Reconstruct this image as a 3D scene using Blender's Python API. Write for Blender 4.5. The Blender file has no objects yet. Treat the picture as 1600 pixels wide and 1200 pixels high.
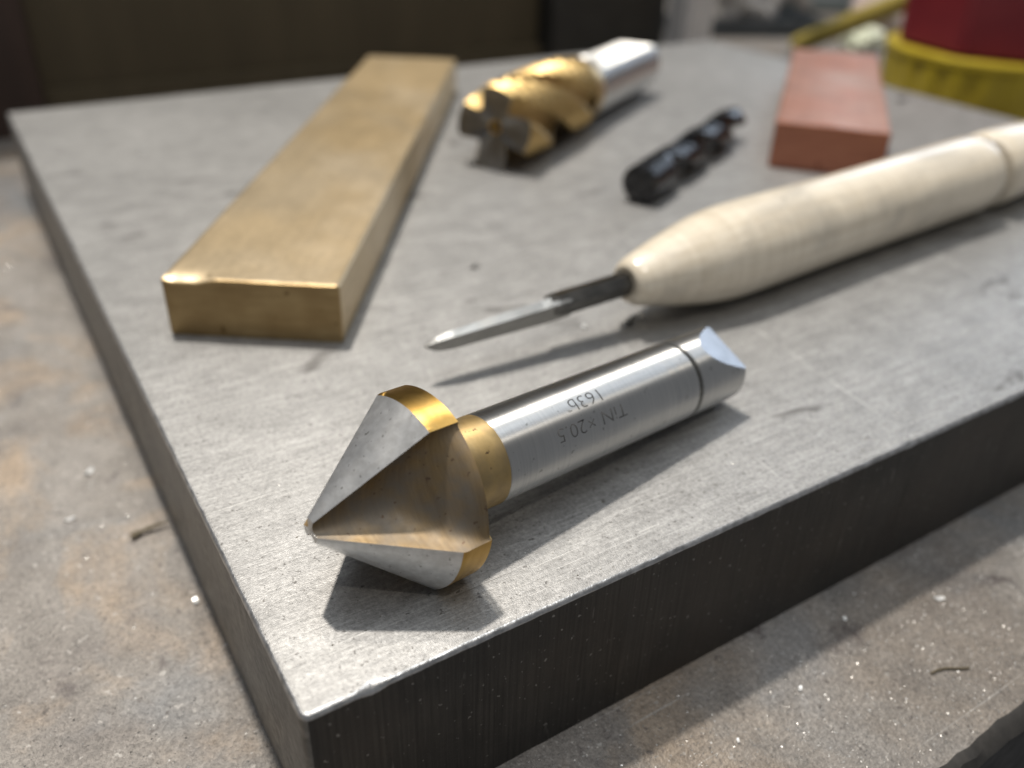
import bpy, bmesh, math, random
from math import sin, cos, pi, radians, hypot, atan2, sqrt
from mathutils import Vector, Matrix, noise as mnoise

random.seed(7)
MM = 0.001
TP = 21.0                       # plate thickness in mm; the bench top is z = 0

# ------------------------------------------------------------------ camera
scene = bpy.context.scene
C = scene.collection
FPX = 1365.27                   # focal length in pixels of the 1600 px wide photograph
CAMP = Vector((-11.505, -48.632, 63.0 + TP))
RX = Vector((0.8490, 0.2584, -0.4618)); RY = Vector((-0.5277, 0.4602, -0.7140)); RZ = Vector((0.0281, 0.8494, 0.5270))
def _orth():
    global RX, RY, RZ
    x, y = RX.normalized(), RY - RX.normalized() * RY.dot(RX.normalized())
    RX, RY = x, y.normalized(); RZ = RX.cross(RY)
_orth()
ROT = Matrix((RX, RY, RZ))      # rows: world axes seen from the camera
cd = bpy.data.cameras.new('camera'); cam = bpy.data.objects.new('camera', cd); C.objects.link(cam)
cam.matrix_world = Matrix.Translation(CAMP * MM) @ ROT.to_4x4()
cd.sensor_width = 36.0; cd.lens = FPX / 1600 * 36.0
cd.clip_start = 0.002; cd.clip_end = 20.0
cd.dof.use_dof = True; cd.dof.focus_distance = 0.0875; cd.dof.aperture_fstop = 15.5
scene.camera = cam

def px(x, y, z=0.0):
    """pixel of the photograph -> point on the horizontal plane z (mm, bench top = 0)"""
    d = ROT @ Vector((x - 800.0, 600.0 - y, -FPX))
    return CAMP + d * ((z - CAMP.z) / d.z)

# ------------------------------------------------------------------ light
world = bpy.data.worlds.new('World'); scene.world = world; world.use_nodes = True
bg = world.node_tree.nodes['Background']
bg.inputs[0].default_value = (0.92, 0.95, 1.0, 1); bg.inputs[1].default_value = 0.15
def area(name, loc, size, watts, col, aim=(20, 20, 21), sy=None, shape=None):
    l = bpy.data.lights.new(name, 'AREA'); l.energy = watts; l.color = col
    l.shape = shape or ('RECTANGLE' if sy else 'DISK'); l.size = size
    if sy: l.size_y = sy
    o = bpy.data.objects.new(name, l); C.objects.link(o); o.location = loc
    o.rotation_euler = (Vector(aim) * MM - Vector(loc)).to_track_quat('-Z', 'Y').to_euler()
    return o
area('bench_lamp', (0.03, 0.365, 1.06), 0.05, 9.2, (1.0, 0.925, 0.825))
area('second_lamp', (0.13, 0.50, 1.06), 0.05, 1.8, (1.0, 0.92, 0.80))
area('ceiling_tube', (0.1, 0.75, 1.9), 1.2, 4.0, (0.88, 0.94, 1.0), sy=0.25)
area('overhead_panel', (0.10, -0.06, 1.35), 0.9, 4.4, (0.90, 0.95, 1.0), sy=0.70)
area('front_lamp', (0.05, -0.52, 1.1), 0.035, 1.5, (1.0, 0.92, 0.8))
area('window', (1.75, 0.72, 0.42), 0.9, 5.0, (0.72, 0.84, 1.0), sy=0.6)
scene.render.engine = 'CYCLES'
vs = scene.view_settings
vs.view_transform = 'Standard'; vs.look = 'None'; vs.exposure = 0.28; vs.gamma = 1.0; vs.use_curve_mapping = False

# ------------------------------------------------------------------ helpers
def tag(o, label=None, cat=None, group=None, kind=None):
    if label: o['label'] = label
    if cat: o['category'] = cat
    if group: o['group'] = group
    if kind: o['kind'] = kind
    return o
def empty(name, mat=None):
    o = bpy.data.objects.new(name, None); C.objects.link(o); o.empty_display_size = 0.01
    if mat is not None: o.matrix_world = mat
    return o
def mesh(name, verts, faces, mats, parent=None, fm=None, smooth=None, recalc=True):
    """verts in mm in the parent's frame"""
    me = bpy.data.meshes.new(name)
    me.from_pydata([(v[0] * MM, v[1] * MM, v[2] * MM) for v in verts], [], faces)
    if not isinstance(mats, (list, tuple)): mats = [mats]
    for m in mats: me.materials.append(m)
    if fm: me.polygons.foreach_set('material_index', fm)
    if recalc:
        bm = bmesh.new(); bm.from_mesh(me); bmesh.ops.recalc_face_normals(bm, faces=bm.faces); bm.to_mesh(me); bm.free()
    if smooth is not None:
        me.polygons.foreach_set('use_smooth', [True] * len(me.polygons))
        if smooth < 180: me.set_sharp_from_angle(angle=radians(smooth))
    me.update()
    o = bpy.data.objects.new(name, me); C.objects.link(o)
    if parent: o.parent = parent
    return o
def from_bm(name, bm, mats, parent=None, smooth=None):
    me = bpy.data.meshes.new(name); bmesh.ops.scale(bm, vec=(MM, MM, MM), verts=bm.verts)
    bmesh.ops.recalc_face_normals(bm, faces=bm.faces); bm.to_mesh(me); bm.free()
    if not isinstance(mats, (list, tuple)): mats = [mats]
    for m in mats: me.materials.append(m)
    if smooth is not None:
        me.polygons.foreach_set('use_smooth', [True] * len(me.polygons))
        if smooth < 180: me.set_sharp_from_angle(angle=radians(smooth))
    o = bpy.data.objects.new(name, me); C.objects.link(o)
    if parent: o.parent = parent
    return o
def loft(rings, cap0=True, cap1=True):
    """rings: equal-length closed loops of points -> verts, faces"""
    n = len(rings[0]); v = [p for r in rings for p in r]; f = []
    for i in range(len(rings) - 1):
        for j in range(n):
            k = (j + 1) % n
            f.append((i * n + j, i * n + k, (i + 1) * n + k, (i + 1) * n + j))
    if cap0: f.append(tuple(range(n - 1, -1, -1)))
    if cap1: f.append(tuple(range((len(rings) - 1) * n, len(rings) * n)))
    return v, f
def lathe(profile, n=96, cap0=True, cap1=True):
    """profile [(s, r)], axis = local x; angle 0 = local z"""
    return loft([[(s, r * sin(2 * pi * j / n), r * cos(2 * pi * j / n)) for j in range(n)] for s, r in profile], cap0, cap1)
def frame(origin, xdir, up=(0, 0, 1)):
    """matrix with local x along xdir, local z as near up as can be; origin in mm"""
    x = Vector(xdir).normalized(); u = Vector(up); z = (u - x * u.dot(x)).normalized(); y = z.cross(x)
    return Matrix.Translation(Vector(origin) * MM) @ Matrix((x, y, z)).transposed().to_4x4()

# ------------------------------------------------------------------ materials
class NT:
    def __init__(s, name):
        s.m = bpy.data.materials.new(name); s.m.use_nodes = True; s.t = s.m.node_tree
        s.b = s.t.nodes['Principled BSDF']; s.tc = s.t.nodes.new('ShaderNodeTexCoord').outputs['Object']
    def n(s, typ, **kw):
        o = s.t.nodes.new(typ)
        for k, v in kw.items():
            if k.startswith('_'): setattr(o, k[1:], v)
            else: s.put(o.inputs[k.replace('__', ' ')], v)
        return o
    def put(s, sock, v):
        if hasattr(v, 'is_linked') or hasattr(v, 'links'): s.t.links.new(v, sock)
        else: sock.default_value = v
    def mapping(s, scale=(1, 1, 1), rot=(0, 0, 0)):
        o = s.n('ShaderNodeMapping'); s.put(o.inputs['Vector'], s.tc)
        o.inputs['Scale'].default_value = scale; o.inputs['Rotation'].default_value = rot
        return o.outputs[0]
    def noise(s, scale, detail=4, rough=0.55, vec=None, dist=0.0):
        o = s.n('ShaderNodeTexNoise', Scale=scale, Detail=detail, Roughness=rough, Distortion=dist)
        s.put(o.inputs['Vector'], vec if vec is not None else s.tc); return o.outputs['Fac']
    def ramp(s, fac, stops):
        o = s.n('ShaderNodeValToRGB'); s.put(o.inputs[0], fac); e = o.color_ramp.elements
        while len(e) < len(stops): e.new(0.5)
        for i, (p, c) in enumerate(stops):
            e[i].position = p
            e[i].color = (c, c, c, 1) if not isinstance(c, (tuple, list)) else (*c, 1)
        return o.outputs[0]
    def mix(s, fac, a, b, mode='MIX'):
        o = s.n('ShaderNodeMix', _data_type='RGBA', _blend_type=mode)
        s.put(o.inputs[0], fac)
        for sock, v in ((o.inputs[6], a), (o.inputs[7], b)):
            s.put(sock, (*v, 1) if isinstance(v, tuple) and len(v) == 3 else v)
        return o.outputs[2]
    def math(s, op, a, b=0.0):
        o = s.n('ShaderNodeMath', _operation=op); s.put(o.inputs[0], a); s.put(o.inputs[1], b); return o.outputs[0]
    def bump(s, h, dist, strength=1.0, prev=None):
        o = s.n('ShaderNodeBump', Strength=strength, Distance=dist); s.put(o.inputs['Height'], h)
        if prev is not None: s.put(o.inputs['Normal'], prev)
        return o.outputs[0]
    def out(s, col=None, metal=None, rough=None, normal=None, **kw):
        b = s.b.inputs
        if col is not None: s.put(b['Base Color'], (*col, 1) if isinstance(col, tuple) and len(col) == 3 else col)
        if metal is not None: s.put(b['Metallic'], metal)
        if rough is not None: s.put(b['Roughness'], rough)
        if normal is not None: s.put(b['Normal'], normal)
        for k, v in kw.items(): s.put(b[k.replace('__', ' ')], v)
        return s.m

def m_plate_top():
    t = NT('ground_steel')
    g = t.mapping((90, 3200, 400), (0, 0, radians(28)))
    g2 = t.mapping((70, 1500, 300), (0, 0, radians(48)))
    st = t.noise(1.0, 5, 0.65, g); st2 = t.noise(1.0, 4, 0.6, g2)
    fine = t.noise(5200, 3, 0.7); cloud = t.noise(28, 5, 0.6); mid = t.noise(190, 4, 0.6)
    c = t.ramp(st, [(0.3, (0.325, 0.32, 0.31)), (0.7, (0.415, 0.41, 0.40))])
    c = t.mix(0.40, c, t.ramp(st2, [(0.3, 0.30), (0.7, 0.43)]), 'MIX')
    c = t.mix(0.55, c, t.ramp(cloud, [(0.3, 0.80), (0.7, 1.10)]), 'MULTIPLY')
    c = t.mix(0.45, c, t.ramp(mid, [(0.35, 0.72), (0.65, 1.12)]), 'MULTIPLY')
    c = t.mix(0.55, c, t.ramp(t.noise(2300, 3, 0.75), [(0.32, 0.55), (0.68, 1.38)]), 'MULTIPLY')
    c = t.mix(0.36, c, t.ramp(t.noise(1.0, 4, 0.7, t.mapping((200, 1500, 600), (0, 0, radians(33)))), [(0.34, 0.66), (0.66, 1.25)]), 'MULTIPLY')
    c = t.mix(t.ramp(t.noise(1500, 2, 0.6, t.mapping((1, 1, 1), (0.4, 0.1, 0.2))), [(0.66, 0.0), (0.70, 0.75)]), c, (0.10, 0.095, 0.09))
    for ang, lo, sc_ in ((10, 0.70, (45, 5200, 600)), (62, 0.71, (60, 4300, 600)), (-35, 0.715, (50, 4800, 600)), (115, 0.72, (80, 3600, 600))):
        k = t.ramp(t.noise(1.0, 2, 0.5, t.mapping(sc_, (0, 0, radians(ang)))), [(lo, 0.0), (lo + 0.03, 0.6)])
        c = t.mix(k, c, (0.60, 0.595, 0.58))
    for ang, lo, sc_ in ((80, 0.71, (60, 3000, 500)), (25, 0.71, (70, 3800, 500))):
        k = t.ramp(t.noise(1.0, 2, 0.5, t.mapping(sc_, (0.1, 0.3, radians(ang)))), [(lo, 0.0), (lo + 0.03, 0.5)])
        c = t.mix(k, c, (0.16, 0.155, 0.15))
    # oily smudges and specks with shapes of their own
    sm = t.ramp(t.noise(75, 3, 0.5, t.mapping((1, 1.9, 1), (0, 0, 0.4)), 0.6), [(0.675, 0.0), (0.74, 0.75)])
    c = t.mix(sm, c, (0.13, 0.125, 0.12))
    sp = t.ramp(t.noise(900, 2, 0.5), [(0.70, 0.0), (0.76, 0.7)])
    c = t.mix(sp, c, (0.12, 0.11, 0.10))
    # scribed scratches running across the plate
    sx = t.n('ShaderNodeSeparateXYZ'); t.put(sx.inputs[0], t.tc)
    wob = t.math('MULTIPLY', t.math('SUBTRACT', t.noise(40, 2), 0.5), 0.0006)
    br = t.ramp(t.noise(130, 3), [(0.45, 0.0), (0.62, 0.55)])
    scr = None
    for x0, y0, sl, w in ((0.0600, 0.0, 0.10, .00011), (0.0815, 0.0, 0.12, .00013), (0.128, 0, .25, .00012)):
        d = t.math('ABSOLUTE', t.math('ADD', t.math('SUBTRACT', t.math('SUBTRACT', sx.outputs[0], x0), t.math('MULTIPLY', sx.outputs[1], sl)), wob))
        k = t.math('LESS_THAN', d, w)
        scr = k if scr is None else t.math('MAXIMUM', scr, k)
    c = t.mix(t.math('MULTIPLY', scr, br), c, (0.72, 0.71, 0.69))
    r = t.ramp(t.math('ADD', t.math('MULTIPLY', st, 0.6), t.math('MULTIPLY', fine, 0.4)), [(0.3, 0.40), (0.7, 0.60)])
    n = t.bump(st, 0.00005, 0.6); n = t.bump(st2, 0.00005, 0.35, n); n = t.bump(fine, 0.00005, 0.8, n)
    return t.out(c, 0.60, r, n)
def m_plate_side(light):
    t = NT('sawn_steel' if light else 'shaded_scaled_steel')
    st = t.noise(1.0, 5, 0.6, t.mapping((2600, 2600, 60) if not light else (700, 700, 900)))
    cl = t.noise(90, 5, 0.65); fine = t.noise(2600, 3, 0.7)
    lo, hi = (((0.16, 0.16, 0.155), (0.36, 0.36, 0.35)) if light else ((0.048, 0.048, 0.048), (0.10, 0.099, 0.096)))  # front tone: dark steel plus the shade of its unlit side, in the colour
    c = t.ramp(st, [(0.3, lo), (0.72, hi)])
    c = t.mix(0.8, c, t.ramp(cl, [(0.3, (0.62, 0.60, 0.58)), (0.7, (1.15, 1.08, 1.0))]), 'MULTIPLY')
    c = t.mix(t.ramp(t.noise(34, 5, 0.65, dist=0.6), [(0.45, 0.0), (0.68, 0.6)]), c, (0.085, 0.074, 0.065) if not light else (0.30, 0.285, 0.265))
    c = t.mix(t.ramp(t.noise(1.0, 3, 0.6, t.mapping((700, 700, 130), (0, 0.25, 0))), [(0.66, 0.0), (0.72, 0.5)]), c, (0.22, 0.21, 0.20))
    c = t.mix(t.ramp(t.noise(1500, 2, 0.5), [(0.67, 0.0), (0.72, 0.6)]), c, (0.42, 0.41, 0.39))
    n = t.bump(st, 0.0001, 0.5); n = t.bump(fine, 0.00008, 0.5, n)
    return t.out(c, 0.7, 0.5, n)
def m_edge():
    t = NT('worn_steel_edge')
    c = t.ramp(t.noise(900, 4, 0.6), [(0.3, 0.35), (0.7, 0.75)])
    return t.out(c, 0.95, 0.36, t.bump(t.noise(2200, 3), 0.0001, 0.6))
def m_bench():
    t = NT('worn_bench_steel')
    a = t.noise(26, 6, 0.62, dist=0.5); b = t.noise(9, 4, 0.6); f = t.noise(1700, 3, 0.75); mid = t.noise(230, 5, 0.65)
    c = t.ramp(a, [(0.28, (0.135, 0.12, 0.112)), (0.48, (0.205, 0.188, 0.170)), (0.62, (0.25, 0.233, 0.216)), (0.78, (0.23, 0.23, 0.233))])
    rust = t.ramp(t.noise(38, 5, 0.6, dist=0.8), [(0.49, 0.0), (0.66, 0.6)])
    sxb = t.n('ShaderNodeSeparateXYZ'); t.put(sxb.inputs[0], t.tc)
    lf = t.n('ShaderNodeMapRange'); t.put(lf.inputs[0], sxb.outputs[0])
    for i_, v_ in ((1, 0.02), (2, 0.06), (3, 1.0), (4, 0.25)): lf.inputs[i_].default_value = v_
    rust = t.math('MULTIPLY', rust, lf.outputs[0])
    c = t.mix(rust, c, (0.34, 0.245, 0.155))
    blue = t.ramp(t.noise(31, 4, 0.6, t.mapping((1, 1, 1), (0.3, 0.2, 1.0)), 0.4), [(0.52, 0.0), (0.68, 0.6)])
    c = t.mix(blue, c, (0.15, 0.17, 0.19))
    c = t.mix(0.6, c, t.ramp(mid, [(0.3, 0.66), (0.7, 1.22)]), 'MULTIPLY')
    c = t.mix(0.8, c, t.ramp(f, [(0.3, 0.55), (0.7, 1.4)]), 'MULTIPLY')
    spot = t.ramp(t.noise(95, 4, 0.6, dist=0.7), [(0.63, 0.0), (0.71, 0.8)])
    c = t.mix(spot, c, (0.075, 0.062, 0.06))
    pits = t.ramp(t.noise(620, 3, 0.6), [(0.64, 0.0), (0.70, 0.75)]); c = t.mix(pits, c, (0.07, 0.06, 0.055))
    lights = t.ramp(t.noise(800, 3, 0.6, t.mapping((1, 1, 1), (0.5, 0.2, 0.3))), [(0.65, 0.0), (0.70, 0.6)]); c = t.mix(lights, c, (0.42, 0.40, 0.375))
    sc1 = t.ramp(t.noise(1.0, 2, 0.5, t.mapping((30, 1600, 300), (0, 0, 0.6)), 0.2), [(0.70, 0.0), (0.73, 0.5)]); c = t.mix(sc1, c, (0.40, 0.385, 0.365))
    n = t.bump(f, 0.00022, 0.8); n = t.bump(mid, 0.0006, 0.4, n)
    return t.out(c, 0.25, 0.5, n)
def m_metal(name, lo, hi, rough, sc=(300, 300, 300), bump=0.3, dist=0.00003, metal=1.0, spots=None, spotcol=(0.08, 0.05, 0.03), aniso=0.0, patch=0.0, patchcol=None, rsc=260, rvar=0.22, turned=False):
    t = NT(name); v = t.mapping(sc); st = t.noise(1.0, 5, 0.62, v)
    c = t.ramp(st, [(0.3, lo), (0.7, hi)])
    if patch: c = t.mix(t.ramp(t.noise(patch, 3, 0.5), [(0.40, 0.0), (0.66, 0.85)]), c, patchcol)
    if spots: c = t.mix(t.ramp(t.noise(spots, 3, 0.55), [(0.66, 0.0), (0.71, 0.85)]), c, spotcol)
    r = t.ramp(t.noise(rsc, 4, 0.6), [(0.3, rough * (1 - rvar)), (0.7, rough * (1 + rvar))])
    n = t.bump(st, dist, bump)
    if turned:                                   # finished on a lathe: scatter stretched along the axis (local x)
        tg = t.n('ShaderNodeTangent', _direction_type='RADIAL', _axis='X')
        return t.out(c, metal, r, n, Anisotropic=aniso, Anisotropic__Rotation=0.25, Tangent=tg.outputs[0])
    return t.out(c, metal, r, n, Anisotropic=aniso)
M = {}
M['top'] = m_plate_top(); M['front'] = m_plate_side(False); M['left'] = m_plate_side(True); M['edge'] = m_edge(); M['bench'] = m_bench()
M['bench_edge'] = m_metal('shaded_bench_edge', (0.016, 0.015, 0.014), (0.04, 0.037, 0.034), 0.8, (400, 400, 90), 0.5, 0.0001, metal=0.0)  # near-black colour carries the shadow on the bench's front face
M['shank'] = m_metal('ground_shank', (0.62, 0.62, 0.61), (0.72, 0.715, 0.70), 0.40, (4200, 120, 120), 0.15, 0.00001, rsc=120, rvar=0.10, aniso=0.97, turned=True, spots=900, spotcol=(0.36, 0.355, 0.34))
M['cone'] = m_metal('ground_cone', (0.72, 0.72, 0.715), (0.86, 0.86, 0.85), 0.43, (900, 900, 900), 0.35, 0.00003, spots=1500, spotcol=(0.25, 0.24, 0.22), patch=1100, patchcol=(0.66, 0.655, 0.64), rsc=260, rvar=0.10)
M['tin'] = m_metal('titanium_nitride', (0.50, 0.31, 0.085), (0.66, 0.43, 0.14), 0.40, (600, 200, 200), 0.2, 0.00002, spots=900, aniso=0.8, turned=True)
M['tin_neck'] = m_metal('grimy_titanium_nitride', (0.46, 0.325, 0.14), (0.58, 0.42, 0.20), 0.46, (500, 300, 300), 0.3, 0.00003, spots=650, spotcol=(0.12, 0.08, 0.05), patch=300, patchcol=(0.38, 0.29, 0.17), metal=0.9, aniso=0.5, turned=True)
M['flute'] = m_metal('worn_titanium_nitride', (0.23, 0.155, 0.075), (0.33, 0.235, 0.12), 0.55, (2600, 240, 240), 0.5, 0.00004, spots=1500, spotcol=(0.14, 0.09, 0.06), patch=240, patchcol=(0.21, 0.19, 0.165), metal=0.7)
M['flat'] = m_metal('ground_flat', (0.36, 0.375, 0.40), (0.46, 0.475, 0.50), 0.36, (700, 700, 700), 0.3, 0.00002)
M['groove'] = m_metal('dark_groove', (0.10, 0.10, 0.095), (0.20, 0.195, 0.18), 0.4)
def m_bar(name, base, dull, pale, rough, streak):
    t = NT(name)
    cl = t.noise(11, 3, 0.5, t.mapping((1.0, 1.6, 1.6)), 0.3); cl2 = t.noise(30, 4, 0.55, t.mapping((1, 1.3, 1.3), (0, 0, 0.5)))
    ln = t.noise(1.0, 4, 0.6, t.mapping(streak)); fi = t.noise(900, 4, 0.65); tool = t.noise(1.0, 4, 0.6, t.mapping((1400, 60, 60), (0, 0, 0.25)))
    c = t.mix(t.ramp(cl, [(0.42, 0.0), (0.56, 1.0)]), base, dull)
    c = t.mix(t.ramp(cl2, [(0.50, 0.0), (0.70, 0.5)]), c, pale)
    c = t.mix(0.22, c, t.ramp(ln, [(0.35, 0.80), (0.65, 1.12)]), 'MULTIPLY')
    c = t.mix(0.6, c, t.ramp(t.noise(70, 4, 0.6, t.mapping((1, 1.4, 1)), 0.4), [(0.35, 0.78), (0.6, 1.06)]), 'MULTIPLY')
    c = t.mix(0.4, c, t.ramp(fi, [(0.35, 0.80), (0.65, 1.10)]), 'MULTIPLY')
    c = t.mix(t.ramp(t.noise(310, 3, 0.5, t.mapping((1, 2.2, 1), (0, 0, 0.8))), [(0.68, 0.0), (0.73, 0.55)]), c, tuple(x * 0.45 for x in dull))
    r = t.ramp(cl, [(0.38, rough * 0.88), (0.64, rough * 1.12)])
    n = t.bump(ln, 0.00004, 0.15); n = t.bump(tool, 0.00003, 0.25, n)
    return t.out(c, 0.88, r, n)
M['brass'] = m_bar('brass', (0.67, 0.55, 0.375), (0.53, 0.41, 0.245), (0.72, 0.62, 0.47), 0.45, (14, 900, 900))
M['brass_cut'] = m_metal('sawn_brass', (0.36, 0.255, 0.125), (0.50, 0.37, 0.19), 0.47, (140, 140, 1500), 0.6, 0.00008, spots=420, spotcol=(0.15, 0.09, 0.035), metal=0.88, rsc=80, rvar=0.1, patch=110, patchcol=(0.30, 0.20, 0.09))
M['copper'] = m_bar('copper', (0.60, 0.32, 0.235), (0.52, 0.25, 0.175), (0.64, 0.49, 0.42), 0.48, (16, 700, 700))
M['copper_cut'] = m_metal('sawn_copper', (0.34, 0.145, 0.095), (0.44, 0.20, 0.135), 0.5, (120, 120, 1100), 0.5, 0.00006, spots=300, spotcol=(0.18, 0.07, 0.045), metal=0.85, rsc=80, rvar=0.1)
M['tin_satin'] = m_metal('satin_titanium_nitride', (0.46, 0.315, 0.125), (0.60, 0.43, 0.20), 0.44, (300, 300, 300), 0.2, 0.00003, rsc=120, rvar=0.1)
M['hss'] = m_metal('grey_tool_steel', (0.16, 0.155, 0.15), (0.30, 0.295, 0.285), 0.36, (500, 500, 500), 0.3, 0.00003)
M['black'] = m_metal('black_oxide', (0.035, 0.035, 0.036), (0.085, 0.085, 0.088), 0.28, (500, 500, 500), 0.3, 0.00003)
M['blade'] = m_metal('blade_steel', (0.24, 0.24, 0.23), (0.38, 0.375, 0.36), 0.34, (200, 2500, 2500), 0.3, 0.00002)
M['rod'] = m_metal('dark_rod', (0.10, 0.098, 0.092), (0.19, 0.185, 0.175), 0.33, (200, 1500, 1500), 0.3, 0.00003)
M['chip'] = m_metal('bright_chip', (0.66, 0.66, 0.65), (0.85, 0.85, 0.84), 0.35, metal=0.35)
M['dust'] = m_metal('filings', (0.36, 0.35, 0.335), (0.62, 0.61, 0.59), 0.36, metal=0.8)
M['swarf'] = m_metal('dull_swarf', (0.22, 0.22, 0.21), (0.42, 0.42, 0.41), 0.35)
def m_plain(name, lo, hi, rough, scale=120, bump=0.2, dist=0.0002, coat=0.0, sc=None, spec=0.5):
    t = NT(name); n1 = t.noise(1.0 if sc else scale, 5, 0.6, t.mapping(sc) if sc else None)
    return t.out(t.ramp(n1, [(0.3, lo), (0.7, hi)]), 0.0, rough, t.bump(n1, dist, bump), Coat__Weight=coat, Specular__IOR__Level=spec)
def m_handle():
    t = NT('cream_handle')
    g = t.noise(1.0, 5, 0.65, t.mapping((22, 900, 900))); por = t.noise(1.0, 3, 0.6, t.mapping((120, 2600, 2600)))
    c = t.ramp(g, [(0.3, (0.66, 0.58, 0.455)), (0.7, (0.80, 0.735, 0.62))])
    rg = t.noise(1.0, 4, 0.65, t.mapping((620, 14, 14)))
    c = t.mix(0.5, c, t.ramp(rg, [(0.36, (0.80, 0.76, 0.70)), (0.56, (1.03, 1.02, 1.0))]), 'MULTIPLY')
    c = t.mix(t.ramp(por, [(0.66, 0.0), (0.72, 0.45)]), c, (0.36, 0.29, 0.20))
    sm = t.ramp(t.noise(62, 4, 0.6, t.mapping((0.7, 1.2, 1.2)), 0.7), [(0.54, 0.0), (0.72, 0.62)])
    c = t.mix(sm, c, (0.38, 0.345, 0.29))
    pit = t.ramp(t.noise(420, 3, 0.5), [(0.70, 0.0), (0.75, 0.7)])
    c = t.mix(pit, c, (0.20, 0.17, 0.13))
    n = t.bump(rg, 0.0001, 0.35); n = t.bump(g, 0.00005, 0.3, n)
    return t.out(c, 0.0, t.ramp(sm, [(0.0, 0.34), (0.6, 0.48)]), n, Coat__Weight=0.6, Coat__Roughness=0.13)
M['handle'] = m_handle()
M['handle_groove'] = m_plain('groove_brown', (0.10, 0.08, 0.06), (0.20, 0.17, 0.13), 0.7)  # dark brown tone lining the handle groove
M['engrave'] = m_plain('engraved_marking', (0.018, 0.018, 0.018), (0.13, 0.13, 0.128), 0.9, 650, spec=0.05)
M['wood_olive'] = m_plain('olive_brown_wood', (0.062, 0.047, 0.025), (0.088, 0.068, 0.037), 0.6, sc=(90, 90, 12))
M['wood_red'] = m_plain('dark_red_wood', (0.030, 0.017, 0.013), (0.050, 0.028, 0.021), 0.55, sc=(120, 120, 14))
M['black_paint'] = m_plain('black_paint', (0.020, 0.019, 0.017), (0.034, 0.033, 0.030), 0.5)
M['grey_paint'] = m_plain('pale_grey_paint', (0.58, 0.57, 0.565), (0.68, 0.67, 0.665), 0.5)
M['slate'] = m_plain('slate_blue_paint', (0.035, 0.042, 0.05), (0.06, 0.07, 0.08), 0.5)
M['teal'] = m_plain('grey_teal_plastic', (0.14, 0.17, 0.175), (0.22, 0.25, 0.255), 0.5)
M['rag'] = m_plain('grey_rag', (0.22, 0.21, 0.20), (0.52, 0.50, 0.48), 0.9, 60, 0.5, 0.002)
M['paper_green'] = m_plain('pale_paper', (0.62, 0.66, 0.50), (0.78, 0.80, 0.66), 0.8, 50)
M['paper_pink'] = m_plain('pink_print_paper', (0.52, 0.40, 0.37), (0.66, 0.60, 0.56), 0.8, 60)
M['mustard'] = m_plain('mustard_paint', (0.30, 0.235, 0.045), (0.40, 0.32, 0.075), 0.5)
M['yellow'] = m_plain('yellow_plastic', (0.30, 0.22, 0.012), (0.46, 0.36, 0.03), 0.38, 45)
M['red'] = m_plain('red_plastic', (0.17, 0.016, 0.024), (0.22, 0.022, 0.03), 0.36, 60)
M['splinter'] = m_plain('brown_splinter', (0.09, 0.075, 0.045), (0.16, 0.13, 0.085), 0.8)

# ------------------------------------------------------------------ workbench
def build_bench():
    # one slab with a slightly ragged front edge
    xs = [-900 + i * 25 for i in range(36)] + [i * 2.0 for i in range(0, 100)] + [200 + i * 30 for i in range(44)]
    vt = []
    for x in xs:
        k = 0.7 * mnoise.noise((x * 0.06, 3.1, 0)) + 0.45 * mnoise.noise((x * 0.33, 1.7, 0))
        vt.append([(x, 1400, -30), (x, 1400, 0), (x, -24.6 + k, 0), (x, -25.7 + k * 1.2, -0.5), (x, -26.4 + k * 0.6, -1.6), (x, -26.4, -30)])
    v, f = loft(vt)
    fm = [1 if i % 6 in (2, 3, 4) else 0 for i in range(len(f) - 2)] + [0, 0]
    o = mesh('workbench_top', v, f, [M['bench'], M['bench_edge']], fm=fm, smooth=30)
    tag(o, 'grey stained steel workbench top dusted with filings', 'workbench', kind='structure')
build_bench()

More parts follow.
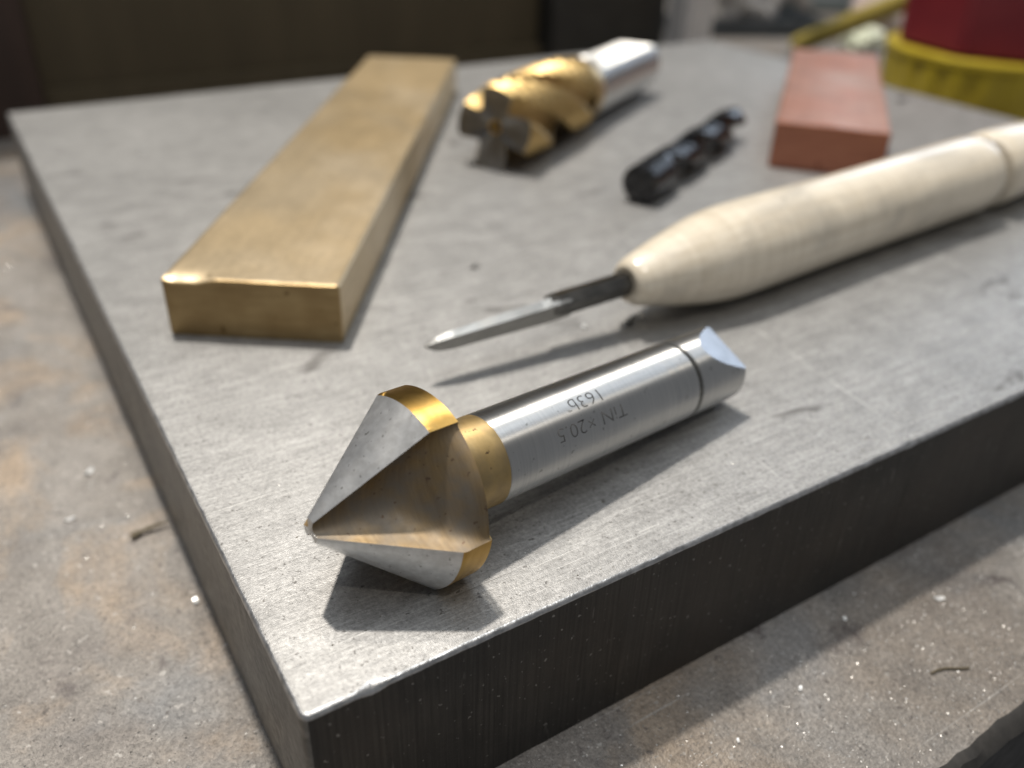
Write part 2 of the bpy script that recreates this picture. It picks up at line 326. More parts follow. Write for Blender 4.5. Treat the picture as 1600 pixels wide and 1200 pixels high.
# ------------------------------------------------------------------ steel plate
PW, PD = 244.6, 213.9
def build_plate():
    bm = bmesh.new()
    def path():
        pts = []; r = 0.9
        corners = [(0, 0, 180), (PW, 0, 270), (PW, PD, 0), (0, PD, 90)]
        for i, (cx, cy, a0) in enumerate(corners):
            ox = cx + (r if cx == 0 else -r); oy = cy + (r if cy == 0 else -r)
            for k in range(5):
                a = radians(a0 + 90 * k / 4); pts.append((ox + r * cos(a), oy + r * sin(a), cos(a), sin(a)))
            nx, ny, _ = corners[(i + 1) % 4]
            L = PW if cy == ny else PD; n = int(L / 0.8)
            for k in range(1, n):
                t = r + (L - 2 * r) * k / n
                dx, dy = (1 if nx > cx else -1 if nx < cx else 0), (1 if ny > cy else -1 if ny < cy else 0)
                pts.append((cx + dx * t, cy + dy * t, dy, -dx))
        return pts
    P = path(); rings = [[] for _ in range(6)]
    for (x, y, nx, ny) in P:
        w = 0.42 + 0.10 * mnoise.noise((x * 0.11, y * 0.11, 0.3)) + 0.10 * mnoise.noise((x * 0.6, y * 0.6, 5))
        nk = mnoise.noise((x * 0.23, y * 0.23, 9.0)); w += max(0, nk - 0.38) * 1.6
        h = 0.34 + 0.12 * mnoise.noise((x * 0.5, y * 0.5, 2.0)) + max(0, nk - 0.38) * 0.9
        s = 0.05 * mnoise.noise((x * 0.4, y * 0.4, 7))
        for i, (ins, z) in enumerate(((0.0, 0.06), (0.0, TP - h - 0.25), (0.06, TP - h * 0.85), (w * 0.45, TP - h * 0.32), (w * 0.85, TP - 0.04), (w + 0.35, TP))):
            rings[i].append((x - nx * (ins + s * (i < 4)), y - ny * (ins + s * (i < 4)), z))
    v, f = loft(rings); n = len(P); fm = []
    for i in range(5):
        for j in range(n):
            nx, ny = P[j][2], P[j][3]
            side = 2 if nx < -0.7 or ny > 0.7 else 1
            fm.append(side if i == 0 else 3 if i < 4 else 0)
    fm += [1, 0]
    o = mesh('steel_plate', v, f, [M['top'], M['front'], M['left'], M['edge']], fm=fm, smooth=35)
    tag(o, 'thick ground steel plate with dark sawn edges lying on the workbench', 'plate')
build_plate()

# ------------------------------------------------------------------ countersink bit
CS_AX = Vector((0.98550, 0.15410, -0.0674)).normalized()
CS_TIP = Vector((6.25, 11.89, 9.08 + TP))
def build_countersink():
    R, Z1, Z2, r = 10.09, 10.03, 13.33, 5.0
    mat = frame(CS_TIP, CS_AX)
    root = empty('countersink_bit', mat)
    tag(root, 'three-flute countersink bit, gold coated head with silver cone and steel shank', 'countersink')
    # angle t measured from local z towards local -y (the camera side)
    def P(s, rr, t): return (s, -rr * sin(t), rr * cos(t))
    LA, LB = radians(-26), radians(24)
    nl, nf = 14, 26
    e1 = (cos(LB), sin(LB)); e2 = (cos(LA + 2 * pi / 3), sin(LA + 2 * pi / 3)); c = (0.06 * cos(radians(30)), 0.06 * sin(radians(30)))
    flute = []
    for i in range(1, nf):
        q = i / nf; a, b_, d = (1 - q) ** 2, 2 * q * (1 - q), q * q
        X, Y = a * e1[0] + b_ * c[0] + d * e2[0], a * e1[1] + b_ * c[1] + d * e2[1]
        flute.append((hypot(X, Y), atan2(Y, X)))
    stations = [0, 0.4, 0.9, 1.6, 2.6, 3.8, 5.0, 6.2, 7.2, 8.0, 8.8, 9.5, Z1, 10.4, 10.8, 11.2, 11.6, 12.0, 12.4, 12.8, 13.1, Z2]
    def land_r(s): return min(R, 1.25 + s * (R - 1.25) / Z1)
    def sm(x): x = max(0, min(1, x)); return x * x * (3 - 2 * x)
    rings, kinds = [], None
    for s in stations:
        ring, kinds = [], []
        for k in range(3):
            o = k * 2 * pi / 3
            lr = land_r(s)
            for i in range(nl + 1):
                tt = LA + (LB - LA) * i / nl
                # ground clearance: the cone drops a touch behind the lip
                ring.append(P(s, lr * (1 - 0.012 * (1 - i / nl) * (s < Z1 + .1)), o + tt)); kinds.append('L')
            for i, (g, tt) in enumerate(flute):
                q = (i + 1) / nf
                base = (1.15 + s * (R - 1.15) / Z1) * g * (0.985 if s < Z1 else 0.985)
                rear = R * (0.965 - 0.03 * sin(pi * q))
                rr = base + (rear - base) * sm((s - 6.4) / (Z2 + 0.6 - 6.4)) ** 1.5
                edge = min(q, 1 - q) * 8
                rr = min(rr, lr * 0.995)
                ring.append(P(s, rr, o + tt)); kinds.append('F')
        rings.append(ring)
    n = len(rings[0])
    def patch(rows, cols):
        v, f, idx = [], [], {}
        def vid(i, j):
            if (i, j) not in idx: idx[(i, j)] = len(v); v.append(rings[i][j])
            return idx[(i, j)]
        for i in rows:
            for j in cols: f.append((vid(i, j), vid(i, (j + 1) % n), vid(i + 1, (j + 1) % n), vid(i + 1, j)))
        return v, f
    i1 = stations.index(Z1); per = nl + nf; last = len(stations) - 1
    for k in range(3):
        lc = [k * per + i for i in range(nl)]; fc = [k * per + nl + i for i in range(nf)]
        mesh('cone_face', *patch(range(0, i1), lc), M['cone'], root, smooth=40, recalc=False)
        mesh('outer_land', *patch(range(i1, last), lc), M['tin'], root, smooth=40, recalc=False)
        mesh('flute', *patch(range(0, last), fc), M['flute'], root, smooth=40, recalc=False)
    # ground tip
    tip = [(0, y, z) for (_, y, z) in rings[0]]
    v = list(tip) + [(-0.12, 0, 0)]; f = [(j, (j + 1) % n, n) for j in range(n)]
    mesh('tip', v, f, M['cone'], root)
    # rear of the head: bevelled shoulder running down to the neck
    back = [rings[-1]]
    for s, k in ((Z2 + 0.25, 0.15), (Z2 + 0.7, 0.6), (Z2 + 0.95, 1.0)):
        back.append([(s, y * (1 - k) + k * (4.95 * y / hypot(y, z)), z * (1 - k) + k * (4.95 * z / hypot(y, z))) for (_, y, z) in rings[-1]])
    v, f = loft(back, False, False)
    mesh('shoulder', v, f, M['tin'], root, smooth=30)
    v, f = lathe([(Z2 + 0.6, 4.97), (19.2, 4.97), (19.7, 5.0), (20.0, 5.0), (20.12, 4.9)], 96, False, False)
    mesh('neck', v, f, M['tin_neck'], root, smooth=30)
    # shank with stop grooves and a slanted flat ground into its end
    bm = bmesh.new()
    v, f = lathe([(20.0, 4.86), (20.16, 4.99), (20.35, r), (46.2, r), (46.24, 4.992), (46.28, 4.992), (46.32, r), (47.9, r), (47.94, 4.993), (47.98, 4.993), (48.02, r),
                  (50.5, r), (50.56, 4.86), (51.35, 4.86), (51.42, r), (51.75, r), (51.8, 4.97), (51.9, 4.97), (51.95, r), (59.95, r), (60.34, 4.7)], 128)
    bv = [bm.verts.new(p) for p in v]
    for q in f: bm.faces.new([bv[i] for i in q])
    t0 = radians(24); nrm = Vector((0.285, -sin(t0), cos(t0))).normalized(); co = Vector((53.9, -r * sin(t0), r * cos(t0)))
    res = bmesh.ops.bisect_plane(bm, geom=bm.verts[:] + bm.edges[:] + bm.faces[:], plane_co=co, plane_no=nrm, clear_outer=True)
    bm.to_mesh(me0 := bpy.data.meshes.new('tmp'))
    cut = [e for e in res['geom_cut'] if isinstance(e, bmesh.types.BMEdge)]
    vs_ = list({w for e in cut for w in e.verts})
    cen = sum((w.co for w in vs_), Vector()) / len(vs_)
    ax1 = Vector((1, 0, 0)) - nrm * nrm.x; ax1.normalize(); ax2 = nrm.cross(ax1)
    vs_.sort(key=lambda w: atan2((w.co - cen).dot(ax2), (w.co - cen).dot(ax1)))
    flatpts = [tuple(w.co) for w in vs_]
    bpy.data.meshes.remove(me0)
    sh = from_bm('shank', bm, M['shank'], root, smooth=30)
    mesh('drive_flat', flatpts, [tuple(range(len(flatpts)))], M['flat'], sh)
    v, f = lathe([(50.54, 4.87), (51.37, 4.87)], 96, False, False)
    mesh('stop_groove', v, f, M['groove'], sh, smooth=60)
    # marking etched on the shank, reading from tail to head
    def marking(text, s_left, s_right, tc, height):
        cu = bpy.data.curves.new('marking', 'FONT'); cu.body = text; cu.size = 1.0; cu.offset = -0.014; cu.resolution_u = 3
        to = bpy.data.objects.new('marking', cu); C.objects.link(to)
        bpy.context.view_layer.update()
        me = bpy.data.meshes.new_from_object(to.evaluated_get(bpy.context.evaluated_depsgraph_get()))
        C.objects.unlink(to); bpy.data.objects.remove(to)
        b = bmesh.new(); b.from_mesh(me); bpy.data.meshes.remove(me)
        xs = [w.co.x for w in b.verts]; ys = [w.co.y for w in b.verts]
        x0, x1, y0, y1 = min(xs), max(xs), min(ys), max(ys)
        for i in range(1, 14):
            bmesh.ops.bisect_plane(b, geom=b.verts[:] + b.edges[:] + b.faces[:], plane_co=(0, y0 + (y1 - y0) * i / 14, 0), plane_no=(0, 1, 0))
        for w in b.verts:
            s = s_right - (w.co.x - x0) / (x1 - x0) * (s_right - s_left)
            t = tc + ((w.co.y - y0) / (y1 - y0) - 0.5) * height / 5.0
            w.co = Vector(P(s, 5.006, t))
        return from_bm('marking', b, M['engrave'], sh)
    marking('163b', 30.2, 34.9, radians(28), 1.55)
    marking('TiN \u00d720.5', 27.0, 37.6, radians(58), 1.5)
build_countersink()

# ------------------------------------------------------------------ brass bar and copper block
def build_bar(name, o, along, across, L, W, H, mat, matend, label, cat, dent=None, seed=0):
    o = Vector((*o, TP + 0.03)); a = Vector((*along, 0)).normalized(); w = Vector((a.y, -a.x, 0))
    m = frame(o, a)                                   # local x along, local -y across
    nL, nW, nH = 60, 40, 8; b = 0.28
    def prof(u):                                      # cross-section ring in (y, z)
        pts = []
        for i in range(nW + 1): pts.append((-(b + (W - 2 * b) * i / nW), 0.0))
        for i in range(nH + 1): pts.append((-W, b + (H - 2 * b) * i / nH))
        for i in range(nW + 1): pts.append((-(W - b - (W - 2 * b) * i / nW), H))
        for i in range(nH + 1): pts.append((0.0, H - b - (H - 2 * b) * i / nH))
        return pts
    rings = []
    xs = [0, 0.02, 0.25] + [0.25 + (L - 0.5) * (i / nL) ** 1.3 for i in range(1, nL + 1)] + [L]
    for i, x in enumerate(xs):
        ins = b if i == 0 else (b * 0.4 if i == 1 else (b if i == len(xs) - 1 else 0))
        ring = []
        for (y, z) in prof(0):
            yy = y + (ins if y < -W + b * 1.5 else -ins if y > -b * 1.5 else 0); zz = z + (ins * 0.6 if z < 0.1 else 0)
            if z > H - 0.01:
                zz -= ins
                d = 0.10 * mnoise.noise((x * 0.09 + seed, y * 0.12, 0)) + 0.05 * mnoise.noise((x * .5 + seed, y * .5, 3))
                if dent: d += dent(x, -y)
                zz += d
            ring.append((x, yy, zz))
        rings.append(ring)
    v, f = loft(rings)
    fm = [1 if i < 2 * len(rings[0]) else 0 for i in range(len(f) - 2)] + [1, 1]
    ob = mesh(name, v, f, [mat, matend], fm=fm, smooth=50)
    ob.matrix_world = m
    return tag(ob, label, cat)
def brass_dent(x, y):
    k = max(0, 1 - x / 3.2); k = k * k
    d = 0
    if y < 8.2: d -= 0.75 * (min(1, y / 1.2)) * (1 if y < 5.2 else max(0, 1 - (y - 5.2) / 2.6))
    if 8 < y < 14: d += 0.10 * sin((y - 8) / 6 * pi)
    return d * k
build_bar('brass_bar', (7.2, 73.1), (0.573, 0.82), None, 153.5, 25.6, 9.1, M['brass'], M['brass_cut'],
          'long flat brass bar with sawn end lying across the steel plate', 'bar', brass_dent, 3)
build_bar('copper_block', (147.0, 89.4), (0.764, 0.645), None, 92.0, 25.0, 10.6, M['copper'], M['copper_cut'],
          'reddish copper block with rectangular end behind the cream handle', 'block', None, 11)

# ------------------------------------------------------------------ roughing end mill
def build_endmill():
    o = Vector((88.6, 117.0, TP + 9.35)); e = Vector((170.8, 166.0, TP + 8.02)); ax = (e - o); L = 89.0
    root = empty('roughing_end_mill', frame(o, ax))
    tag(root, 'gold coated roughing end mill with wavy teeth and silver shank', 'end mill')
    R = 9.7; LF = 44.0; n = 160
    def rad(th, s):
        q = (th * 4 / (2 * pi)) % 1.0
        if q < 0.50:
            w = 0.5 + 0.5 * cos(2 * pi * (s / 3.2 + (int((th * 4 / (2 * pi)) % 4)) * 0.25))
            rr = R - 0.85 * w - 0.6 * (q / 0.50)
        elif q < 0.93:
            k = (q - 0.50) / 0.43
            rr = (R - 1.0) - (R - 1.0 - 4.9) * sin(pi * k ** 0.85) ** 0.8
        else: rr = R - 1.0 + (q - 0.93) / 0.07 * 0.6
        run = max(0, min(1, (s - 36) / 10)); run = run * run * (3 - 2 * run)
        return rr + (8.0 - rr) * run
    rings = []; ns = 150
    for i in range(ns + 1):
        s = LF * i / ns
        rings.append([(s, -rad(2 * pi * j / n, s) * sin(2 * pi * j / n + s * 0.062 - 0.25), rad(2 * pi * j / n, s) * cos(2 * pi * j / n + s * 0.062 - 0.25)) for j in range(n)])
    v, f = loft(rings, False, False)
    mesh('fluted_body', v, f, M['tin_satin'], root, smooth=50)
    face = [rings[0]] + [[(d, y * k, z * k) for (_, y, z) in rings[0]] for k, d in ((0.8, 0.1), (0.5, 0.45), (0.2, 0.75), (0.13, 0.8), (0.11, 3.0))]
    v, f = loft(face, False, True)
    mesh('end_face', v, f, M['hss'], root, smooth=40)
    v, f = lathe([(0.72, 0.9), (0.70, 1.35), (0.5, 1.5), (0.62, 1.0)], 24, False, False)
    mesh('centre_hole', v, f, M['tin'], root, smooth=40)
    v, f = lathe([(LF - 0.2, 7.9), (LF + 0.1, 8.0), (LF + 5.0, 8.0), (LF + 5.6, 8.0), (L - 1.0, 8.0), (L, 7.1)], 96)
    v = [(x, y, min(z, 5.4) if x > LF + 5.2 else z) for x, y, z in v]
    sh = mesh('shank', v, f, M['shank'], root, smooth=30)
    v, f = lathe([(LF - 3.0, 7.98), (LF - 2.6, 8.06), (LF + 1.4, 8.06), (LF + 1.6, 7.98)], 96, False, False)
    mesh('coated_collar', v, f, M['tin_satin'], root, smooth=30)
build_endmill()

# ------------------------------------------------------------------ black spiral bit
def build_black_bit():
    o = Vector((103.5, 83.9, TP + 4.12)); e = Vector((158.5, 112.4, TP + 4.12))
    root = empty('spiral_bit', frame(o, e - o))
    tag(root, 'short black two-flute spiral drill bit lying near the copper block', 'drill bit')
    R, L, n, ns = 4.1, 61.0, 72, 120
    def rad(th):
        q = (th * 2 / (2 * pi)) % 1.0
        if q < 0.10: return R
        if q < 0.42: return R - 0.22
        k = (q - 0.42) / 0.58
        return (R - 0.22) - 2.3 * sin(pi * k) ** 0.75
    rings = []
    for i in range(ns + 1):
        s = 10 + (L - 10) * i / ns; k = max(0, min(1, (s - 10) / 6)); k = k * k * (3 - 2 * k)
        tp = 1.0 if s < L - 3 else max(0.05, 1 - 0.95 * ((s - (L - 3)) / 3))
        rings.append([(s, -(R * (1 - k) + rad(2 * pi * j / n) * k) * tp * sin(2 * pi * j / n + s * 0.165), (R * (1 - k) + rad(2 * pi * j / n) * k) * tp * cos(2 * pi * j / n + s * 0.165)) for j in range(n)])
    v, f = loft(rings, False, True)
    mesh('fluted_body', v, f, M['black'], root, smooth=40)
    v, f = lathe([(0, 3.3), (0.6, 4.0), (10.02, 4.1)], 72, True, False)
    mesh('shank', v, f, M['black'], root, smooth=35)
build_black_bit()

# ------------------------------------------------------------------ cream-handled scraper
def build_scraper():
    o = Vector((67.0, 42.16, TP + 7.65)); d = Vector((0.9972, 0.0746, 0.0022)).normalized()
    m = frame(o, d); root = empty('hand_scraper', m)
    tag(root, 'hand scraper with turned cream handle and pointed dark steel blade', 'scraper')
    pr = [(0.0, 2.1), (-0.25, 2.6), (0.0, 3.1), (0.7, 3.55), (2.0, 3.95), (4.0, 4.5), (7, 5.25), (10, 5.95), (13, 6.6), (16, 7.15), (19, 7.5), (22, 7.68), (27, 7.72), (35, 7.66), (50, 7.55), (65, 7.58), (80, 7.66), (90, 7.72), (92.5, 7.74), (94.4, 7.55), (95.5, 7.1), (95.9, 5.7)]
    v, f = lathe(pr, 96, True, True); mesh('handle', v, f, M['handle'], root, smooth=40)
    v, f = lathe([(95.7, 5.6), (98.4, 5.6)], 72, False, False); mesh('handle_groove', v, f, M['handle_groove'], root, smooth=60)
    v, f = lathe([(98.2, 5.6), (98.4, 7.0), (99.2, 7.6), (102.5, 7.8), (112, 7.66), (124, 7.3), (128, 6.4), (130, 4.6), (130.6, 2.0)], 96)
    mesh('handle_end', v, f, M['handle'], root, smooth=40)
    # the blade leaves the handle a little nose-down
    inv = m.inverted()
    tip = inv @ (Vector((33.7, 43.3, TP + 5.5)) * MM) * 1000; base = Vector((3.0, 0, 0))
    bl = empty('blade_axis'); bpy.data.objects.remove(bl)
    X = (tip - base).normalized(); LB = (tip - base).length
    Z = (Vector((0, 0, 1)) - X * X.z).normalized(); Y = Z.cross(X)
    def pt(s, y, z): q = base + X * s + Y * y + Z * z; return (q.x, q.y, q.z)
    # hexagonal rod
    LR = 16.5; rings = []
    for s, k in ((0, 1), (LR - 1.2, 1), (LR, 0.93)):
        rings.append([pt(s, 1.85 * k * sin(pi / 3 * j + 0.3), 1.85 * k * cos(pi / 3 * j + 0.3)) for j in range(6)])
    v, f = loft(rings); rod = mesh('blade_rod', v, f, M['rod'], root)
    # ground three-sided blade: flat faces, hollow taper, pointed tip
    rings = []
    for s, w, top, bot in ((LR - 3.0, 1.3, 1.15, -1.2), (LR - 1.0, 1.35, 1.2, -1.25), (LR + 1.5, 1.3, 1.05, -1.25), (LR + 6, 1.2, 1.0, -1.15), (LB - 7.0, 1.05, 0.85, -1.0), (LB - 4.2, 0.95, 0.80, -1.0), (LB - 1.8, 0.65, 0.50, -0.85), (LB - 0.5, 0.3, 0.10, -0.42), (LB, 0.04, -0.06, -0.12)):
        # local +Y of the blade faces the camera side because X points to the tip
        rings.append([pt(s, w * 0.15, top * 1.4), pt(s, w * 1.15, top * 0.75), pt(s, w * 0.95, bot * 1.35), pt(s, -w * 0.6, bot * 1.1), pt(s, -w, top * 0.4)])
    v, f = loft(rings); mesh('blade', v, f, M['blade'], root)
build_scraper()

# ------------------------------------------------------------------ things behind the plate
def box(bm, c, s, rz=0.0, bev=0.0):
    m = Matrix.Translation(c) @ Matrix.Rotation(rz, 4, 'Z') @ Matrix.Diagonal((*s, 1))
    r = bmesh.ops.create_cube(bm, size=1.0, matrix=m)
    if bev:
        es = {e for v in r['verts'] for e in v.link_edges}
        bmesh.ops.bevel(bm, geom=list(es), offset=bev, segments=2, affect='EDGES')
def boxobj(name, c, s, mat, parent=None, rz=0.0, bev=1.0):
    bm = bmesh.new(); box(bm, c, s, rz, bev); return from_bm(name, bm, mat, parent, 30)

cab = empty('cabinet', Matrix.Translation(Vector((110, 268, 0)) * MM))
tag(cab, 'dark brown wooden cabinet standing behind the steel plate', 'cabinet')
boxobj('panel', (0, 12, 100), (192, 8, 199), M['wood_olive'], cab)
boxobj('stile', (-113, 10, 100.1), (34, 22, 200), M['wood_red'], cab)
boxobj('stile', (127, 10, 100.1), (62, 22, 200), M['black_paint'], cab)
boxobj('side_panel', (-113, 75, 100), (30, 108, 198), M['wood_red'], cab)
boxobj('side_panel', (127, 75, 100), (58, 108, 198), M['black_paint'], cab)
boxobj('rail', (0, 11, 6), (192, 14, 12), M['wood_olive'], cab)

post = boxobj('post', (0, 0, 0), (17, 14, 220), M['grey_paint'], bev=1.5)
post.location = Vector((277.5, 262, 110.1)) * MM
tag(post, 'pale grey square post standing beside the dark cabinet', 'post')

def lump(name, x, y, rx, ry, rz_, mat, label, cat, amp=0.3, fr=0.09, seed=0, sub=4):
    bm = bmesh.new(); bmesh.ops.create_icosphere(bm, subdivisions=sub, radius=1.0)
    for v in bm.verts:
        p = v.co.copy(); k = 1 + amp * mnoise.noise((p.x * 2.2 + seed, p.y * 2.2, p.z * 2.2)) + amp * 0.5 * mnoise.noise((p.x * 6 + seed, p.y * 6, p.z * 6))
        v.co = Vector((p.x * rx * k, p.y * ry * k, max(-0.55, p.z * k) * rz_))
    z0 = min(v.co.z for v in bm.verts)
    for v in bm.verts: v.co.z -= z0 - 0.1
    o = from_bm(name, bm, mat, None, 180); o.location = Vector((x, y, 0)) * MM
    return tag(o, label, cat)
def pb(x, y): p = px(x, y, 0); return p.x, p.y
x, y = pb(1118, 42); lump('rag', x, y, 30, 22, 26, M['rag'], 'crumpled grey shop rag behind the pale post', 'rag', 0.45, seed=2)
x, y = pb(1168, 20); lump('rag', x + 30, y + 10, 24, 22, 32, M['rag'], 'small grey rag heaped behind the slate tray', 'rag', 0.5, seed=7)
# slate tray
def build_tray():
    x, y = pb(1165, 66)
    root = empty('tray', Matrix.Translation(Vector((x + 22, y + 30, 0)) * MM) @ Matrix.Rotation(radians(-25), 4, 'Z'))
    tag(root, 'low slate blue metal tray on the bench behind the plate', 'tray')
    boxobj('base', (0, 0, 1.1), (84, 50, 2), M['slate'], root, bev=0.5)
    for sx_ in (-1, 1): boxobj('side', (sx_ * 41, 0, 5.4), (2, 50, 6.6), M['slate'], root, bev=0.6)
    for sy_ in (-1, 1): boxobj('side', (0, sy_ * 24, 5.4), (79.9, 2, 6.6), M['slate'], root, bev=0.6)
build_tray()
# teal case
def build_case():
    x, y = pb(1240, 22)
    root = empty('tool_case', Matrix.Translation(Vector((x + 30, y + 25, 0)) * MM) @ Matrix.Rotation(radians(-28), 4, 'Z'))
    tag(root, 'grey teal plastic tool case at the back of the bench', 'case')
    boxobj('lower_shell', (0, 0, 13), (150, 60, 25.6), M['teal'], root, bev=3)
    boxobj('lid', (0, 0, 37), (150, 60, 20), M['teal'], root, bev=3)
    boxobj('latch', (-40, -31, 27), (14, 4, 12), M['slate'], root, bev=1)
    boxobj('latch', (40, -31, 27), (14, 4, 12), M['slate'], root, bev=1)
build_case()
# mustard stick
a_ = px(1246, 70, 4.6); b_ = Vector((339.6, 198.6, 32.8))
def build_stick():
    d = b_ - a_; n = d.normalized(); L = d.length + 5
    v, f = lathe([(-1.5, 2.6), (-0.5, 4.0), (1, 4.3), (L * 0.5, 4.4), (L - 1, 4.4), (L, 3.6)], 32)
    o = mesh('stick', v, f, M['mustard'], smooth=40); o.matrix_world = frame(a_, n)
    tag(o, 'round mustard yellow stick leaning from the bench against the red cup', 'stick')
build_stick()
x, y = pb(1345, 74); lump('paper_ball', x + 2, y + 1, 11, 9, 6, M['paper_green'], 'crumpled pale green white paper beside the mustard stick', 'paper', 0.35, seed=21)
x, y = pb(1380, 66); lump('paper_ball', x + 14, y + 8, 20, 17, 24, M['paper_pink'], 'crumpled pinkish grey paper beside the yellow tub', 'paper', 0.35, seed=31)
# yellow tub with a red faceted cup stacked in it
def build_tub():
    cx, cy = 334, 151
    root = empty('tub', Matrix.Translation(Vector((cx, cy, 0)) * MM) @ Matrix.Rotation(radians(90), 4, 'Y') @ Matrix.Identity(4))
    root.matrix_world = Matrix.Translation(Vector((cx, cy, 0)) * MM)
    tag(root, 'round yellow plastic tub with ribbed side under the red cup', 'tub')
    def vl(prof, n=96, rib=0):
        return loft([[(r * (1 + (rib * cos(24 * 2 * pi * j / n) if 2 < z < 18 else 0)) * cos(2 * pi * j / n), r * (1 + (rib * cos(24 * 2 * pi * j / n) if 2 < z < 18 else 0)) * sin(2 * pi * j / n), z) for j in range(n)] for z, r in prof])
    v, f = vl([(0.1, 37), (1, 38.5), (3, 39), (10, 39.3), (17, 39.6), (21, 39.8), (22.8, 39.5), (23.2, 38.8)], 192, 0.012)
    mesh('body', v, f, M['yellow'], root, smooth=40)
    v, f = vl([(20.0, 39.9), (20.3, 40.3), (22.4, 40.3), (22.7, 39.8)]); mesh('rim', v, f, M['yellow'], root, smooth=40)
    cup = empty('cup', Matrix.Translation(Vector((cx, cy, 23.3)) * MM) @ Matrix.Rotation(radians(12), 4, 'Z'))
    tag(cup, 'red faceted plastic cup standing on the yellow tub', 'cup')
    def oct_(z, r): return [(r * cos(2 * pi * j / 8), r * sin(2 * pi * j / 8), z) for j in range(8)]
    bm = bmesh.new(); v, f = loft([oct_(0, 38.5), oct_(45, 40.5)])
    bv = [bm.verts.new(p) for p in v]
    for q in f: bm.faces.new([bv[i] for i in q])
    bmesh.ops.bevel(bm, geom=bm.edges[:], offset=1.6, segments=3, affect='EDGES')
    from_bm('body', bm, M['red'], cup, 40)
    bm = bmesh.new(); v, f = loft([oct_(44.5, 42), oct_(50, 42)])
    bv = [bm.verts.new(p) for p in v]
    for q in f: bm.faces.new([bv[i] for i in q])
    bmesh.ops.bevel(bm, geom=bm.edges[:], offset=1.0, segments=2, affect='EDGES')
    from_bm('lip', bm, M['red'], cup, 40)
    for k in (5, 6):
        a = 2 * pi * (k + 0.5) / 8
build_tub()

# ------------------------------------------------------------------ chips, swarf, splinter, dust
def chip(pxy, z, size, curl, mat, label, rot, cat='chip', name='metal_chip', width=0.5, thick=0.10):
    p = px(*pxy, z); n = 12; rings = []
    for i in range(n + 1):
        q = i / n; a = (q - 0.5) * curl; R_ = size / max(curl, 0.3)
        wv = width * size * (0.35 + 0.65 * sin(pi * min(0.96, max(0.04, q)))) * 0.5
        for_in = []
        for sgn, th in ((-1, 0), (1, 0), (1, thick), (-1, thick)):
            rr = R_ - th
            for_in.append((rr * sin(a), sgn * wv * (1 + 0.2 * sin(9 * q + sgn)), R_ - rr * cos(a)))
        rings.append(for_in)
    v, f = loft(rings); zmin = min(q[2] for q in v); v = [(q[0], q[1], q[2] - zmin) for q in v]
    o = mesh(name, v, f, mat, smooth=40)
    o.matrix_world = Matrix.Translation(Vector((p.x, p.y, z + 0.04)) * MM) @ Matrix.Rotation(rot, 4, 'Z')
    tag(o, label, cat)
chip((140, 738), 0, 2.0, 1.6, M['chip'], 'curled bright flake on the bench left of the plate', 0.7)
chip((110, 812), 0, 1.5, 1.0, M['chip'], 'dull bright flake on the bench beside the curled flake', 0.1)
chip((306, 940), 0, 1.5, 1.1, M['chip'], 'bright sliver leaning at the foot of the plate', 1.5)
chip((1467, 936), 0, 1.5, 0.9, M['chip'], 'brightest white flake on the bench before the dark plate edge', -0.5)
chip((1250, 1077), 0, 0.9, 0.9, M['chip'], 'small bright flake beside a brown speck on the bench', 0.5)
chip((1153, 1158), 0, 0.7, 0.8, M['chip'], 'tiny bright flake near the ragged bench edge', 0.9)
chip((1320, 968), 0, 1.0, 2.2, M['chip'], 'thin curled shaving in the shade along the plate', 0.9)
chip((913, 512), TP, 1.3, 2.0, M['chip'], 'glinting shaving on the plate under the scraper blade', 1.2)
chip((222, 238), TP, 3.0, 3.2, M['chip'], 'loop of bright shaving on the plate left of the brass bar', 0.3, width=0.18)
chip((985, 506), TP, 3.6, 4.2, M['swarf'], 'dark curl of swarf below the nose of the cream handle', 0.5, 'swarf', 'swarf_curl', width=0.32)
chip((1003, 496), TP, 2.6, 3.0, M['chip'], 'bright curl of swarf touching the dark curl', 1.3, 'swarf', 'swarf_curl', width=0.22)
chip((742, 418), TP, 1.9, 0.8, M['swarf'], 'dark flake of swarf on the plate between brass bar and scraper', 0.2, 'swarf', 'swarf_flake', width=0.7)
chip((1408, 157), TP, 4.0, 0.8, M['swarf'], 'dark flake of swarf on the plate beside the copper block', 0.2, 'swarf', 'swarf_flake', width=0.7)
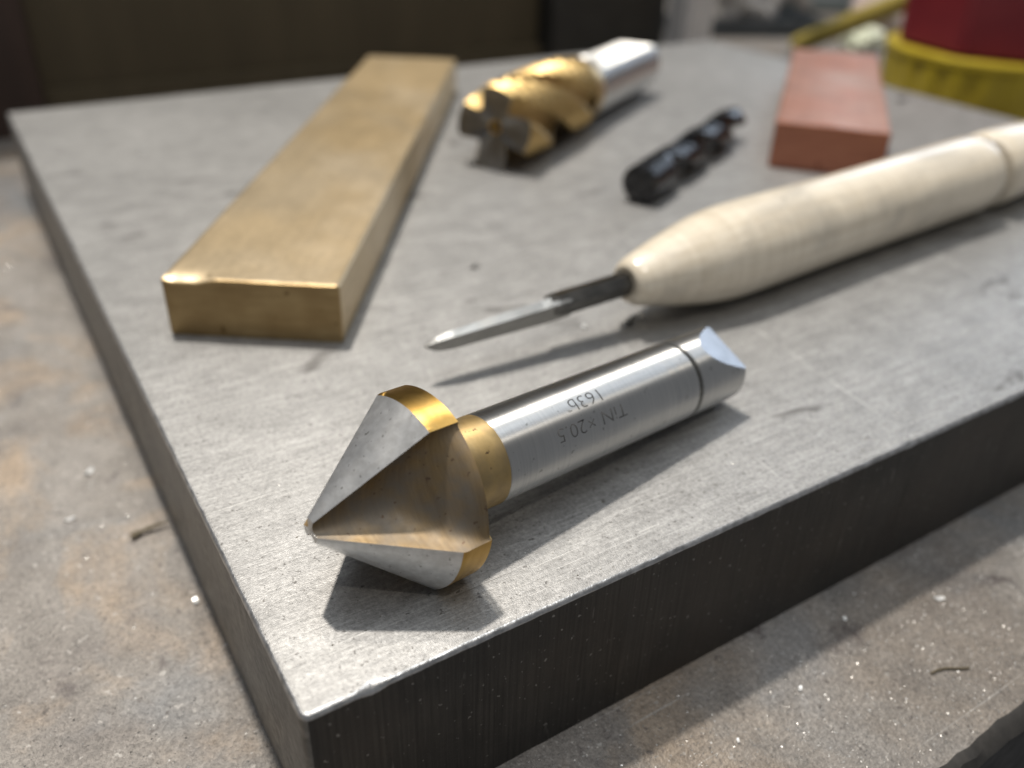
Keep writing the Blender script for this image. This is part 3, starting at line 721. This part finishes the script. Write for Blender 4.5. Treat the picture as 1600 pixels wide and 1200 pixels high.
def build_splinter():
    p, q = px(205, 838, 0.5), px(262, 815, 0.9); d = q - p; L = d.length; rings = []
    for i in range(13):
        k = i / 12; r = (0.16 + 0.55 * max(0, 1 - k * 3.2) + 0.25 * sin(pi * k))
        rings.append([(L * k, r * (0.9 + 0.3 * mnoise.noise((i * .7, j, 1))) * sin(2 * pi * j / 7) + 0.25 * sin(3 * k), r * 0.5 * cos(2 * pi * j / 7)) for j in range(7)])
    v, f = loft(rings); o = mesh('splinter', v, f, M['splinter'], smooth=50); o.matrix_world = frame(p, d)
    tag(o, 'brown splinter on the bench pointing at the side of the plate', 'splinter')
    p, q = px(1455, 1052, 0.25), px(1512, 1040, 0.25); d = q - p; L = d.length
    rings = [[(L * i / 8, 0.14 * sin(2 * pi * j / 5) + 0.3 * sin(i * 0.6), 0.14 * cos(2 * pi * j / 5)) for j in range(5)] for i in range(9)]
    v, f = loft(rings); o = mesh('splinter', v, f, M['splinter'], smooth=50); o.matrix_world = frame(p, d)
    tag(o, 'thin dark hair-like splinter on the bench before the plate', 'splinter')
build_splinter()
def dust(name, n, place, smin, smax, mat, label):
    v, f = [], []
    for _ in range(n):
        x, y, z = place(); s = smin + (smax - smin) * random.random() ** 2.5
        b = len(v); a = random.random() * 6.28; fl = random.uniform(0.25, 0.8); st = random.uniform(0.7, 1.7)
        tx, ty = random.uniform(-.5, .5), random.uniform(-.5, .5)
        for k in range(3):
            aa = a + k * 2.09; v.append((x + s * st * cos(aa), y + s * sin(aa), z + 0.02))
        v.append((x + tx * s, y + ty * s, z + 0.02 + s * fl))
        f += [(b, b + 1, b + 3), (b + 1, b + 2, b + 3), (b + 2, b, b + 3), (b + 2, b + 1, b)]
    o = mesh(name, v, f, mat); tag(o, label, 'dust', kind='stuff')
def on_bench_front():
    while True:
        x, y = random.uniform(-15, 190), random.uniform(-24.0, -0.4)
        return x, y, 0
def on_bench_left():
    return -abs(random.gauss(0, 26)) - 0.4, random.uniform(-5, 190), 0
def on_plate():
    while True:
        x, y = random.uniform(1.2, 150), random.uniform(1.2, 1.2 + 90 * random.random())
        return x, y, TP
dust('metal_dust', 20000, on_bench_front, 0.04, 0.14, M['dust'], 'fine glittering metal dust on the bench before the plate')
dust('metal_dust', 7000, on_bench_left, 0.04, 0.15, M['swarf'], 'dull metal dust on the bench along the left of the plate')
dust('metal_dust', 3600, on_plate, 0.02, 0.07, M['dust'], 'fine pale metal dust scattered on the steel plate')
dust('dark_grit', 500, on_plate, 0.03, 0.14, M['splinter'], 'dark grit scattered on the steel plate')
